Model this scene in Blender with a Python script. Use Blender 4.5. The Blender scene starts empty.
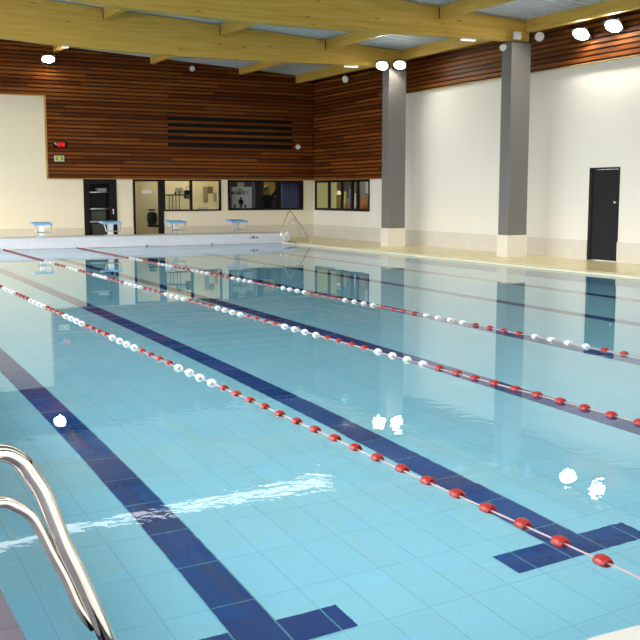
import bpy, bmesh, math, random
from mathutils import Vector, Matrix
random.seed(4)
sc = bpy.context.scene
C = sc.collection
PI = math.pi

# ---------------------------------------------------------------- materials
def srgb(r, g, b):
    f = lambda c: (c / 255 / 12.92) if c / 255 <= .04045 else ((c / 255 + .055) / 1.055) ** 2.4
    return (f(r), f(g), f(b), 1)

def new_mat(name):
    m = bpy.data.materials.new(name); m.use_nodes = True
    nt = m.node_tree; nt.nodes.clear()
    out = nt.nodes.new('ShaderNodeOutputMaterial')
    return m, nt, out

def N(nt, kind, **kw):
    n = nt.nodes.new(kind)
    for k, v in kw.items():
        if k in n.inputs: n.inputs[k].default_value = v
        else: setattr(n, k, v)
    return n

def plain(name, col, rough=.5, metal=0, noise=.06, nscale=6.0, spec=.5, emis=None):
    m, nt, out = new_mat(name)
    p = N(nt, 'ShaderNodeBsdfPrincipled')
    p.inputs['Roughness'].default_value = rough
    p.inputs['Metallic'].default_value = metal
    p.inputs['Specular IOR Level'].default_value = spec
    geo = N(nt, 'ShaderNodeTexCoord')
    nz = N(nt, 'ShaderNodeTexNoise'); nz.inputs['Scale'].default_value = nscale; nz.inputs['Detail'].default_value = 3
    nt.links.new(geo.outputs['Object'], nz.inputs['Vector'])
    mr = N(nt, 'ShaderNodeMapRange')
    mr.inputs['To Min'].default_value = 1 - noise; mr.inputs['To Max'].default_value = 1 + noise
    nt.links.new(nz.outputs['Fac'], mr.inputs['Value'])
    mx = N(nt, 'ShaderNodeVectorMath', operation='SCALE')
    mx.inputs[0].default_value = col[:3]
    nt.links.new(mr.outputs['Result'], mx.inputs['Scale'])
    nt.links.new(mx.outputs['Vector'], p.inputs['Base Color'])
    if emis:
        p.inputs['Emission Color'].default_value = emis[0]; p.inputs['Emission Strength'].default_value = emis[1]
    nt.links.new(p.outputs[0], out.inputs[0])
    return m

def emit(name, col, s):
    m, nt, out = new_mat(name)
    e = N(nt, 'ShaderNodeEmission'); e.inputs[0].default_value = col; e.inputs[1].default_value = s
    nt.links.new(e.outputs[0], out.inputs[0])
    return m

def tiles(name, col, grout, bw, bh, mortar, rough=.25, offset=(0, 0, 0), swizzle=None, var=.05, wavy=0):
    m, nt, out = new_mat(name)
    p = N(nt, 'ShaderNodeBsdfPrincipled'); p.inputs['Roughness'].default_value = rough
    tc = N(nt, 'ShaderNodeTexCoord')
    src = tc.outputs['Object']
    if swizzle:
        sx = N(nt, 'ShaderNodeSeparateXYZ'); cx = N(nt, 'ShaderNodeCombineXYZ')
        nt.links.new(src, sx.inputs[0])
        nt.links.new(sx.outputs['XYZ'.index(swizzle[0])], cx.inputs[0])
        nt.links.new(sx.outputs['XYZ'.index(swizzle[1])], cx.inputs[1])
        src = cx.outputs[0]
    ad = N(nt, 'ShaderNodeVectorMath', operation='ADD'); ad.inputs[1].default_value = offset
    nt.links.new(src, ad.inputs[0])
    br = N(nt, 'ShaderNodeTexBrick'); br.offset = 0; br.squash = 1
    br.inputs['Scale'].default_value = 1
    br.inputs['Brick Width'].default_value = bw; br.inputs['Row Height'].default_value = bh
    br.inputs['Mortar Size'].default_value = mortar; br.inputs['Mortar Smooth'].default_value = .1
    br.inputs['Bias'].default_value = 0
    c2 = tuple(c * (1 - var) for c in col[:3]) + (1,); c1 = tuple(min(1, c * (1 + var)) for c in col[:3]) + (1,)
    br.inputs['Color1'].default_value = c1; br.inputs['Color2'].default_value = c2; br.inputs['Mortar'].default_value = grout
    nt.links.new(ad.outputs[0], br.inputs['Vector'])
    nt.links.new(br.outputs['Color'], p.inputs['Base Color'])
    nt.links.new(p.outputs[0], out.inputs[0])
    return m

def slat_wood(name, axis, pitch, z0):
    # every horizontal board gets its own tone, with grain stretched along the wall
    m, nt, out = new_mat(name)
    p = N(nt, 'ShaderNodeBsdfPrincipled'); p.inputs['Roughness'].default_value = .5; p.inputs['Specular IOR Level'].default_value = .12
    tc = N(nt, 'ShaderNodeTexCoord'); sx = N(nt, 'ShaderNodeSeparateXYZ')
    nt.links.new(tc.outputs['Object'], sx.inputs[0])
    s = N(nt, 'ShaderNodeMath', operation='SUBTRACT'); s.inputs[1].default_value = z0; nt.links.new(sx.outputs[2], s.inputs[0])
    d = N(nt, 'ShaderNodeMath', operation='DIVIDE'); d.inputs[1].default_value = pitch; nt.links.new(s.outputs[0], d.inputs[0])
    fl = N(nt, 'ShaderNodeMath', operation='FLOOR'); nt.links.new(d.outputs[0], fl.inputs[0])
    sh = N(nt, 'ShaderNodeMath', operation='MULTIPLY'); sh.inputs[1].default_value = 1.37; nt.links.new(fl.outputs[0], sh.inputs[0])
    ax = N(nt, 'ShaderNodeMath', operation='ADD'); nt.links.new(sx.outputs[axis], ax.inputs[0]); nt.links.new(sh.outputs[0], ax.inputs[1])
    dv = N(nt, 'ShaderNodeMath', operation='DIVIDE'); dv.inputs[1].default_value = 2.9; nt.links.new(ax.outputs[0], dv.inputs[0])
    fx = N(nt, 'ShaderNodeMath', operation='FLOOR'); nt.links.new(dv.outputs[0], fx.inputs[0])
    cb = N(nt, 'ShaderNodeCombineXYZ'); nt.links.new(fx.outputs[0], cb.inputs[0]); nt.links.new(fl.outputs[0], cb.inputs[1])
    wn = N(nt, 'ShaderNodeTexWhiteNoise'); wn.noise_dimensions = '2D'; nt.links.new(cb.outputs[0], wn.inputs['Vector'])
    cr = N(nt, 'ShaderNodeValToRGB')
    e = cr.color_ramp.elements
    e[0].position = 0; e[0].color = (.105, .025, .004, 1)
    e[1].position = 1; e[1].color = (.26, .080, .012, 1)
    k = cr.color_ramp.elements.new(.45); k.color = (.17, .046, .007, 1)
    nt.links.new(wn.outputs['Value'], cr.inputs[0])
    mp = N(nt, 'ShaderNodeMapping')
    sc_ = [22, 22, 22]; sc_[axis] = .9; mp.inputs['Scale'].default_value = sc_
    nt.links.new(tc.outputs['Object'], mp.inputs[0])
    nz = N(nt, 'ShaderNodeTexNoise'); nz.inputs['Scale'].default_value = 2; nz.inputs['Detail'].default_value = 4
    nt.links.new(mp.outputs[0], nz.inputs['Vector'])
    mr = N(nt, 'ShaderNodeMapRange'); mr.inputs['To Min'].default_value = .65; mr.inputs['To Max'].default_value = 1.35
    nt.links.new(nz.outputs['Fac'], mr.inputs['Value'])
    mx = N(nt, 'ShaderNodeVectorMath', operation='SCALE'); nt.links.new(cr.outputs[0], mx.inputs[0]); nt.links.new(mr.outputs[0], mx.inputs['Scale'])
    nt.links.new(mx.outputs[0], p.inputs['Base Color']); nt.links.new(p.outputs[0], out.inputs[0])
    return m

def beam_wood(name, axis, c1=(.54, .33, .06, 1), c2=(.69, .46, .11, 1)):
    m, nt, out = new_mat(name)
    p = N(nt, 'ShaderNodeBsdfPrincipled'); p.inputs['Roughness'].default_value = .5; p.inputs['Specular IOR Level'].default_value = .15
    tc = N(nt, 'ShaderNodeTexCoord'); mp = N(nt, 'ShaderNodeMapping')
    s = [18, 18, 18]; s[axis] = .8; mp.inputs['Scale'].default_value = s
    nt.links.new(tc.outputs['Object'], mp.inputs[0])
    nz = N(nt, 'ShaderNodeTexNoise'); nz.inputs['Scale'].default_value = 1.2; nz.inputs['Detail'].default_value = 5
    nt.links.new(mp.outputs[0], nz.inputs['Vector'])
    cr = N(nt, 'ShaderNodeValToRGB'); e = cr.color_ramp.elements
    e[0].position = .3; e[0].color = c1; e[1].position = .7; e[1].color = c2
    nt.links.new(nz.outputs['Fac'], cr.inputs[0])
    # lamination lines every 45 mm
    sx = N(nt, 'ShaderNodeSeparateXYZ'); nt.links.new(tc.outputs['Object'], sx.inputs[0])
    ml = N(nt, 'ShaderNodeMath', operation='MULTIPLY'); ml.inputs[1].default_value = 1 / .045; nt.links.new(sx.outputs[2], ml.inputs[0])
    fr = N(nt, 'ShaderNodeMath', operation='FRACT'); nt.links.new(ml.outputs[0], fr.inputs[0])
    lt = N(nt, 'ShaderNodeMath', operation='LESS_THAN'); lt.inputs[1].default_value = .08; nt.links.new(fr.outputs[0], lt.inputs[0])
    # knots
    mk = N(nt, 'ShaderNodeMapping'); q = [9, 9, 9]; q[axis] = 2.2; mk.inputs['Scale'].default_value = q
    nt.links.new(tc.outputs['Object'], mk.inputs[0])
    vo = N(nt, 'ShaderNodeTexVoronoi'); vo.inputs['Scale'].default_value = .7; nt.links.new(mk.outputs[0], vo.inputs['Vector'])
    kn = N(nt, 'ShaderNodeMath', operation='LESS_THAN'); kn.inputs[1].default_value = .10; nt.links.new(vo.outputs['Distance'], kn.inputs[0])
    a = N(nt, 'ShaderNodeMath', operation='MULTIPLY'); a.inputs[1].default_value = .12; nt.links.new(lt.outputs[0], a.inputs[0])
    b = N(nt, 'ShaderNodeMath', operation='MULTIPLY'); b.inputs[1].default_value = .55; nt.links.new(kn.outputs[0], b.inputs[0])
    mxm = N(nt, 'ShaderNodeMath', operation='MAXIMUM'); nt.links.new(a.outputs[0], mxm.inputs[0]); nt.links.new(b.outputs[0], mxm.inputs[1])
    mix = N(nt, 'ShaderNodeMix', data_type='RGBA'); nt.links.new(mxm.outputs[0], mix.inputs[0])
    nt.links.new(cr.outputs[0], mix.inputs[6]); mix.inputs[7].default_value = (.10, .05, .012, 1)
    nt.links.new(mix.outputs[2], p.inputs['Base Color']); nt.links.new(p.outputs[0], out.inputs[0])
    return m

def water_mat():
    m, nt, out = new_mat('water')
    g = N(nt, 'ShaderNodeBsdfGlass'); g.inputs['IOR'].default_value = 1.33; g.inputs['Roughness'].default_value = 0
    g.inputs['Color'].default_value = (.985, 1, 1, 1)
    tc = N(nt, 'ShaderNodeTexCoord')
    n1 = N(nt, 'ShaderNodeTexNoise'); n1.inputs['Scale'].default_value = 2.2; n1.inputs['Detail'].default_value = 2.5
    n2 = N(nt, 'ShaderNodeTexNoise'); n2.inputs['Scale'].default_value = .16; n2.inputs['Detail'].default_value = 1
    nt.links.new(tc.outputs['Object'], n1.inputs['Vector']); nt.links.new(tc.outputs['Object'], n2.inputs['Vector'])
    mr = N(nt, 'ShaderNodeMapRange'); mr.inputs['From Min'].default_value = .45; mr.inputs['From Max'].default_value = .7
    mr.inputs['To Min'].default_value = .12; mr.inputs['To Max'].default_value = 1
    nt.links.new(n2.outputs['Fac'], mr.inputs['Value'])
    ml = N(nt, 'ShaderNodeMath', operation='MULTIPLY'); nt.links.new(n1.outputs['Fac'], ml.inputs[0]); nt.links.new(mr.outputs[0], ml.inputs[1])
    n3 = N(nt, 'ShaderNodeTexNoise'); n3.inputs['Scale'].default_value = 11; n3.inputs['Detail'].default_value = 2
    n4 = N(nt, 'ShaderNodeTexNoise'); n4.inputs['Scale'].default_value = .5; n4.inputs['Detail'].default_value = 1
    nt.links.new(tc.outputs['Object'], n3.inputs['Vector']); nt.links.new(tc.outputs['Object'], n4.inputs['Vector'])
    sx = N(nt, 'ShaderNodeSeparateXYZ'); nt.links.new(tc.outputs['Object'], sx.inputs[0])
    my = N(nt, 'ShaderNodeMapRange'); my.inputs['From Min'].default_value = 5; my.inputs['From Max'].default_value = 11; my.inputs['To Min'].default_value = 1; my.inputs['To Max'].default_value = 0
    nt.links.new(sx.outputs[1], my.inputs['Value'])
    m4 = N(nt, 'ShaderNodeMapRange'); m4.inputs['From Min'].default_value = .35; m4.inputs['From Max'].default_value = .62; m4.inputs['To Min'].default_value = .15
    nt.links.new(n4.outputs['Fac'], m4.inputs['Value'])
    q1 = N(nt, 'ShaderNodeMath', operation='MULTIPLY'); nt.links.new(my.outputs[0], q1.inputs[0]); nt.links.new(m4.outputs[0], q1.inputs[1])
    q2 = N(nt, 'ShaderNodeMath', operation='MULTIPLY'); nt.links.new(q1.outputs[0], q2.inputs[0]); nt.links.new(n3.outputs['Fac'], q2.inputs[1])
    q3 = N(nt, 'ShaderNodeMath', operation='MULTIPLY'); nt.links.new(q2.outputs[0], q3.inputs[0]); q3.inputs[1].default_value = .29
    q4 = N(nt, 'ShaderNodeMath', operation='ADD'); nt.links.new(ml.outputs[0], q4.inputs[0]); nt.links.new(q3.outputs[0], q4.inputs[1])
    bp = N(nt, 'ShaderNodeBump'); bp.inputs['Strength'].default_value = 1; bp.inputs['Distance'].default_value = .0022
    nt.links.new(q4.outputs[0], bp.inputs['Height']); nt.links.new(bp.outputs[0], g.inputs['Normal'])
    nt.links.new(g.outputs[0], out.inputs[0])
    return m

def glass_mat():
    m, nt, out = new_mat('window_glass')
    t = N(nt, 'ShaderNodeBsdfTransparent'); t.inputs[0].default_value = (.9, .92, .92, 1)
    g = N(nt, 'ShaderNodeBsdfGlossy'); g.inputs['Roughness'].default_value = .01
    f = N(nt, 'ShaderNodeFresnel'); f.inputs[0].default_value = 1.16
    mx = N(nt, 'ShaderNodeMixShader')
    ge = N(nt, 'ShaderNodeNewGeometry'); iv = N(nt, 'ShaderNodeMath', operation='SUBTRACT'); iv.inputs[0].default_value = 1; nt.links.new(ge.outputs['Backfacing'], iv.inputs[1])
    fm = N(nt, 'ShaderNodeMath', operation='MULTIPLY'); nt.links.new(f.outputs[0], fm.inputs[0]); nt.links.new(iv.outputs[0], fm.inputs[1])
    nt.links.new(fm.outputs[0], mx.inputs[0]); nt.links.new(t.outputs[0], mx.inputs[1]); nt.links.new(g.outputs[0], mx.inputs[2])
    nt.links.new(mx.outputs[0], out.inputs[0])
    return m

M = {}
M['white'] = plain('white_wall_paint', (.85, .84, .79, 1), .6, noise=.02, nscale=1.2)
M['cream'] = plain('cream_wall_paint', (.86, .80, .65, 1), .6, noise=.02, nscale=1.2)
M['wains_x'] = tiles('wainscot_tile_far', (.68, .63, .54, 1), (.60, .56, .49, 1), .3, .3, .004, .3, swizzle='XZ', var=.02)
M['wains_y'] = tiles('wainscot_tile_side', (.70, .67, .62, 1), (.62, .60, .56, 1), .3, .3, .004, .3, swizzle='YZ', var=.02)
M['deck'] = tiles('yellow_deck_tile', (.83, .72, .36, 1), (.55, .48, .30, 1), .2, .2, .004, .25, var=.05)
M['mauve'] = tiles('mauve_deck_tile', (.10, .092, .125, 1), (.05, .05, .07, 1), .5, .5, .006, .3, offset=(.08, .14, 0), var=.03)
M['coping'] = plain('cream_coping', (.86, .80, .55, 1), .35, noise=.05)
M['near'] = plain('pale_coping', (.56, .55, .50, 1), .35, noise=.03)
M['grate'] = plain('overflow_grating', (.50, .41, .18, 1), .5, noise=.1, nscale=40)
M['curb'] = tiles('curb_tile', (.74, .74, .80, 1), (.66, .66, .72, 1), .25, .2, .003, .25, swizzle='XZ', var=.02)
M['pool'] = tiles('pale_blue_pool_tile', (.35, .79, .96, 1), (.28, .68, .85, 1), .2488, .5, .005, .25, offset=(-1.981 + .2488 * 20, -4.08 + 10, 0), var=.025)
M['poolw'] = tiles('pool_wall_tile', (.31, .71, .90, 1), (.25, .60, .78, 1), .25, .25, .006, .25, swizzle='YZ', var=.03)
M['line'] = tiles('navy_line_tile', (.004, .060, .27, 1), (.15, .36, .50, 1), .2488, .5, .005, .2, offset=(-1.981 + .2488 * 20, -4.08 + 10, 0), var=.15)
M['wood_x'] = slat_wood('red_brown_slats_far', 0, .115, 1.97)
M['wood_y'] = slat_wood('red_brown_slats_side', 1, .115, 1.97)
M['edge'] = plain('honey_wood_edge', (.42, .25, .07, 1), .45)
M['beam_x'] = beam_wood('glulam_beam', 0)
M['beam_y'] = beam_wood('purlin_wood', 1)
M['deckroof'] = plain('pale_steel_roof_deck', (.55, .59, .68, 1), .6, noise=.03, spec=.1)
M['grey'] = plain('grey_column_paint', (.17, .165, .165, 1), .45, noise=.03)
M['colbase'] = plain('cream_column_base', (.80, .77, .68, 1), .3, noise=.03)
M['black'] = plain('black_frame', (.009, .007, .007, 1), .5, spec=.2)
M['dark'] = plain('charcoal_door', (.015, .015, .02, 1), .6, spec=.15)
M['steel'] = plain('polished_steel', (.66, .62, .56, 1), .08, 1, noise=.02)
M['satin'] = plain('satin_steel', (.55, .55, .55, 1), .3, 1)
M['red'] = plain('red_float_plastic', (.30, .007, .003, 1), .35, noise=.08, nscale=30)
M['whitep'] = plain('white_float_plastic', (.78, .78, .78, 1), .3, noise=.02)
M['cable'] = plain('pink_white_cable', (.42, .31, .31, 1), .5, noise=.25, nscale=60)
M['blockblue'] = plain('pale_blue_platform', (.22, .48, .82, 1), .45)
M['plastic'] = plain('white_plastic', (.75, .75, .74, 1), .4)
M['glass'] = glass_mat()
M['water'] = water_mat()
M['lamp'] = emit('flood_lens', (1, .93, .78, 1), 150)
M['strip'] = emit('luminaire_diffuser', (1, .955, .87, 1), 3.2)  # glow of the unseen luminaires added as fill light
M['strip_hot'] = emit('bright_luminaire_diffuser', (1, .97, .93, 1), 3.4)
M['room'] = plain('warm_room_wall', (.80, .72, .50, 1), .7)
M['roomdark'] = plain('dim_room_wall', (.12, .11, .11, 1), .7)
M['roomlamp'] = emit('room_lamp', (1, .88, .62, 1), 4.5)
M['roomlampdim'] = emit('dim_room_lamp', (.9, .92, 1, 1), 1.0)
M['bracket'] = plain('black_bracket', (.02, .02, .022, 1), .5)

# ---------------------------------------------------------------- mesh helpers
def world_loc(o):
    v = Vector((0, 0, 0))
    while o is not None: v += o.location; o = o.parent
    return v
class MB:
    def __init__(s): s.v = []; s.f = []; s.mi = []; s.sm = []
    def add(s, vs, fs, mi=0, smooth=False):
        o = len(s.v); s.v += [tuple(v) for v in vs]
        for f in fs: s.f.append(tuple(o + i for i in f)); s.mi.append(mi); s.sm.append(smooth)
        return s
    def box(s, x0, x1, y0, y1, z0, z1, mi=0):
        v = [(x, y, z) for z in (z0, z1) for y in (y0, y1) for x in (x0, x1)]
        return s.add(v, [(0, 2, 3, 1), (4, 5, 7, 6), (0, 1, 5, 4), (2, 6, 7, 3), (0, 4, 6, 2), (1, 3, 7, 5)], mi)
    def rbox(s, x0, x1, y0, y1, z0, z1, b=.01, mi=0):
        bm = bmesh.new(); bmesh.ops.create_cube(bm, size=1)
        for v in bm.verts:
            v.co = Vector(((x0 + x1) / 2 + v.co.x * (x1 - x0), (y0 + y1) / 2 + v.co.y * (y1 - y0), (z0 + z1) / 2 + v.co.z * (z1 - z0)))
        bmesh.ops.bevel(bm, geom=bm.edges[:], offset=b, segments=2, affect='EDGES', profile=.5)
        bm.verts.index_update()
        s.add([v.co for v in bm.verts], [[v.index for v in f.verts] for f in bm.faces], mi); bm.free(); return s
    def obox(s, M4, sx, sy, sz, b=0, mi=0):
        t = MB(); (t.rbox if b else t.box)(*((-sx / 2, sx / 2, -sy / 2, sy / 2, -sz / 2, sz / 2) + ((b,) if b else ())))
        s.add([M4 @ Vector(v) for v in t.v], t.f, mi); return s
    def tube(s, pts, r, n=12, caps=True, mi=0, samples=6):
        P = [Vector(p) for p in pts]
        if len(P) > 2 and samples > 1:
            Q = []
            for i in range(len(P) - 1):
                a = P[i - 1] if i else P[i] * 2 - P[i + 1]; b = P[i]; c = P[i + 1]; d = P[i + 2] if i + 2 < len(P) else P[i + 1] * 2 - P[i]
                for k in range(samples):
                    t = k / samples
                    Q.append(.5 * ((2 * b) + (c - a) * t + (2 * a - 5 * b + 4 * c - d) * t * t + (3 * b - a - 3 * c + d) * t ** 3))
            Q.append(P[-1]); P = Q
        vs = []; fs = []
        T0 = (P[1] - P[0]).normalized()
        up = Vector((0, 0, 1)) if abs(T0.z) < .9 else Vector((0, 1, 0))
        Nn = T0.cross(up).normalized()
        for i, p in enumerate(P):
            T = (P[min(i + 1, len(P) - 1)] - P[max(i - 1, 0)]).normalized()
            Nn = (Nn - T * Nn.dot(T)).normalized(); B = T.cross(Nn)
            for k in range(n):
                a = 2 * PI * k / n; vs.append(p + (Nn * math.cos(a) + B * math.sin(a)) * r)
        for i in range(len(P) - 1):
            for k in range(n):
                fs.append((i * n + k, i * n + (k + 1) % n, (i + 1) * n + (k + 1) % n, (i + 1) * n + k))
        s.add(vs, fs, mi, True)
        if caps: s.add(vs[:n], [tuple(range(n))[::-1]], mi); s.add(vs[-n:], [tuple(range(n))], mi)
        return s
    def lathe(s, prof, n=20, axis='Z', at=(0, 0, 0), mi=0, smooth=True):
        vs = []; fs = []
        for r, h in prof:
            for k in range(n):
                a = 2 * PI * k / n; c, d = r * math.cos(a), r * math.sin(a)
                q = {'Z': (c, d, h), 'Y': (c, h, d), 'X': (h, c, d)}[axis]
                vs.append((q[0] + at[0], q[1] + at[1], q[2] + at[2]))
        for i in range(len(prof) - 1):
            for k in range(n):
                f = (i * n + k, i * n + (k + 1) % n, (i + 1) * n + (k + 1) % n, (i + 1) * n + k)
                fs.append(f if axis == 'Z' else f[::-1])
        s.add(vs, fs, mi, smooth); return s
    def prism(s, poly, a0, a1, axis, mi=0):
        n = len(poly); vs = []
        for a in (a0, a1):
            for u, w in poly: vs.append({'X': (a, u, w), 'Y': (u, a, w), 'Z': (u, w, a)}[axis])
        fs = [tuple(range(n)), tuple(range(n, 2 * n))[::-1]] + [(i, (i + 1) % n + 0, (i + 1) % n + n, i + n) for i in range(n)]
        return s.add(vs, fs, mi)
    def build(s, name, mats, parent=None, loc=None, fix=True):
        me = bpy.data.meshes.new(name)
        o0 = Vector(loc) if loc is not None else Vector((0, 0, 0))
        me.from_pydata([tuple(Vector(v) - o0) for v in s.v], [], s.f)
        for m in (mats if isinstance(mats, (list, tuple)) else [mats]): me.materials.append(m)
        for p, mi, sm in zip(me.polygons, s.mi, s.sm): p.material_index = mi; p.use_smooth = sm
        if fix:
            bm = bmesh.new(); bm.from_mesh(me); bmesh.ops.recalc_face_normals(bm, faces=bm.faces[:]); bm.to_mesh(me); bm.free()
        me.update()
        o = bpy.data.objects.new(name, me); C.objects.link(o)
        if parent is not None:
            o.parent = parent
            o.location = o0 - world_loc(parent)
        elif loc is not None: o.location = o0
        return o

def tag(o, label=None, cat=None, group=None, kind=None):
    if label: o['label'] = label
    if cat: o['category'] = cat
    if group: o['group'] = group
    if kind: o['kind'] = kind
    return o
def thing(name, label, cat, loc, group=None):
    o = bpy.data.objects.new(name, None); o.empty_display_size = .1; C.objects.link(o); o.location = loc
    return tag(o, label, cat, group)
def struct(o, label=None, cat=None):
    o['kind'] = 'structure'
    return tag(o, label, cat)
def copy_tree(o, parent=None):
    c = o.copy(); C.objects.link(c)
    if parent is not None: c.parent = parent
    for ch in list(o.children): copy_tree(ch, c)
    return c
def text_mesh(body, size, mat, name, parent, matrix, extrude=.002):
    cu = bpy.data.curves.new(name, 'FONT'); cu.body = body; cu.size = size; cu.extrude = extrude; cu.offset = size * .03
    cu.align_x = 'CENTER'; cu.align_y = 'CENTER'
    t = bpy.data.objects.new(name + '_tmp', cu); C.objects.link(t)
    dg = bpy.context.evaluated_depsgraph_get(); dg.update()
    me = bpy.data.meshes.new_from_object(t.evaluated_get(dg))
    bpy.data.objects.remove(t)
    me.transform(matrix); me.materials.clear(); me.materials.append(mat)
    o = bpy.data.objects.new(name, me); C.objects.link(o); o.parent = parent; o.location = -parent.location
    return o

# ---------------------------------------------------------------- key dimensions (metres)
PX0, PX1, PY0, PY1 = .585, 13.11, 2.405, 27.97        # pool
DZ = .045                                               # deck above water
WX, WY = 15.604, 30.675                                 # right wall, far wall
LX0, NY0 = -2.5, -3.5
LANE = 1.9905; ROPEX = [2.856, 2.856 + LANE, 2.856 + 2 * LANE]
LINES = [2.856 + LANE * (k - .5) for k in range(6)]
roofz = lambda x: 5.40 + .0556 * (14.7 - x)
depth = lambda y: -(1.42 + .028 * (y - 4))

# ---------------------------------------------------------------- pool
b = MB(); xs = [PX0]
hw = .1244
for c in LINES: xs += [c - hw, c + hw]
xs.append(PX1)
T0, T1 = 4.08, 4.33; E0, E1 = 26.0 - .0, 26.25
for i in range(len(xs) - 1):
    b.add([(xs[i], PY0, depth(PY0)), (xs[i + 1], PY0, depth(PY0)), (xs[i + 1], PY1, depth(PY1)), (xs[i], PY1, depth(PY1))], [(0, 1, 2, 3)], 0)
e = .003
for ci, c in enumerate(LINES):   # tile inlays of the lane lines, with the T at each end
    T0 = 4.09 if ci == 0 else 4.15; T1 = T0 + .24
    for (x0, x1, y0, y1) in ((c - hw, c + hw, T0, E1), (c - .5, c - hw, T0, T1), (c + hw, c + .46, T0, T1), (c - .5, c - hw, E0, E1), (c + hw, c + .5, E0, E1)):
        b.add([(x0, y0, depth(y0) + e), (x1, y0, depth(y0) + e), (x1, y1, depth(y1) + e), (x0, y1, depth(y1) + e)], [(0, 1, 2, 3)], 1)
struct(b.build('pool_floor', [M['pool'], M['line']], fix=False), 'pale blue tiled pool floor with navy lane lines', 'pool floor')
b = MB()
b.box(PX0 - .3, PX0, PY0 - .3, PY1 + .3, -2.4, DZ - .02); b.box(PX1, PX1 + .3, PY0 - .3, PY1 + .3, -2.4, DZ - .04)
b.box(PX0, PX1, PY0 - .3, PY0, -2.4, DZ - .02); b.box(PX0, PX1, PY1, PY1 + .3, -2.4, DZ - .04)
struct(b.build('pool_wall', M['poolw']), 'blue tiled side walls of the pool', 'pool wall')
b = MB(); nx, ny = 1, 1
b.add([(PX0, PY0, 0), (PX1, PY0, 0), (PX1, PY1, 0), (PX0, PY1, 0)], [(0, 1, 2, 3)])
tag(b.build('pool_water', M['water'], fix=False), 'clear still water filling the swimming pool', 'water', kind='stuff')

# deck
b = MB()
b.box(PX1 + .32, WX, NY0, WY, -.3, DZ)                   # right side
b.box(LX0, PX1 + .32, PY1 + .6, WY, -.3, DZ)            # behind the curb
struct(b.build('floor', M['deck']), 'yellow tiled pool deck', 'floor')
b = MB(); b.box(LX0, PX0, NY0, PY1 + .6, -.3, DZ)
struct(b.build('floor_left', M['mauve']), 'mauve tiled deck on the left side', 'floor')
b = MB(); b.box(PX0, PX1, NY0, PY0, -.3, DZ)
b.box(PX1, PX1 + .32, NY0, PY0, -.3, DZ)
struct(b.build('floor_near', M['near']), 'pale deck at the near end', 'floor')
b = MB()
b.prism([(PX1, -.02), (PX1 + .02, DZ - .012), (PX1 + .06, DZ + .004), (PX1 + .10, DZ), (PX1 + .10, -.3), (PX1, -.3)], PY0, PY1 + .02, 'Y')
b.box(PX1 + .22, PX1 + .32, PY0, PY1 + .6, -.3, DZ)
struct(b.build('trim_1', M['coping']), 'cream coping along the right pool edge', 'coping')
b = MB(); y = PY0
b.box(PX1 + .10, PX1 + .22, PY0, PY1 + .02, -.3, DZ - .03)
while y < PY1 - .02:
    b.box(PX1 + .10, PX1 + .22, y, y + .035, DZ - .03, DZ - .004); y += .05
struct(b.build('trim_2', M['grate']), 'overflow grating beside the right coping', 'grating')
# raised end wall of the pool
b = MB()
b.box(LX0, 13.32, PY1, PY1 + .62, -.3, .30)
b.box(13.14, 13.36, PY1 - .03, PY1 + .62, .045, .325)
o = b.build('wall_pool_end', M['curb']); struct(o, 'low lavender tiled wall at the far end of the pool', 'wall')
b = MB(); b.rbox(LX0, 13.32, PY1 - .015, PY1 + .63, .30, .33, .008)
struct(b.build('trim_3', M['near']), 'pale cap on the low pool end wall', 'trim')

# ---------------------------------------------------------------- building shell
SK = 2.00   # bottom of cladding
# far wall with openings
def wall_rects(u0, u1, z0, z1, holes):
    us = sorted({u0, u1, *[h[0] for h in holes], *[h[1] for h in holes]}); us = [u for u in us if u0 <= u <= u1]; zs = sorted({z0, z1, *[h[2] for h in holes], *[h[3] for h in holes]}); zs = [z for z in zs if z0 <= z <= z1]
    out = []
    for i in range(len(us) - 1):
        for j in range(len(zs) - 1):
            cu, cz = (us[i] + us[i + 1]) / 2, (zs[j] + zs[j + 1]) / 2
            if not any(h[0] < cu < h[1] and h[2] < cz < h[3] for h in holes): out.append((us[i], us[i + 1], zs[j], zs[j + 1]))
    return out
FH = [(7.73, 8.75, DZ, 1.955), (9.27, 10.16, DZ, 1.955), (10.16, 12.2, .955, 1.955), (12.44, 15.17, .965, 1.955)]
b = MB()
for u0, u1, z0, z1 in wall_rects(LX0, WX + .1, 0, 7, FH): b.box(u0, u1, WY, WY + .2, z0, z1)
struct(b.build('wall_far', M['cream']))
b = MB()
for u0, u1, z0, z1 in wall_rects(LX0, WX, DZ, .475, FH): b.box(u0, u1, WY - .025, WY, z0, z1)
struct(b.build('baseboard_far', M['wains_x']))
RH = [(16.31, 17.24, DZ, 2.07), (26.93, 30.63, .955, 1.955)]
b = MB()
for u0, u1, z0, z1 in wall_rects(NY0, WY, 0, 7, RH): b.box(WX, WX + .1, u0, u1, z0, z1)
struct(b.build('wall_right', M['white']))
b = MB()
for u0, u1, z0, z1 in wall_rects(NY0, WY - .025, DZ, .475, RH): b.box(WX - .025, WX, u0, u1, z0, z1)
struct(b.build('baseboard_right', M['wains_y']))

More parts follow.
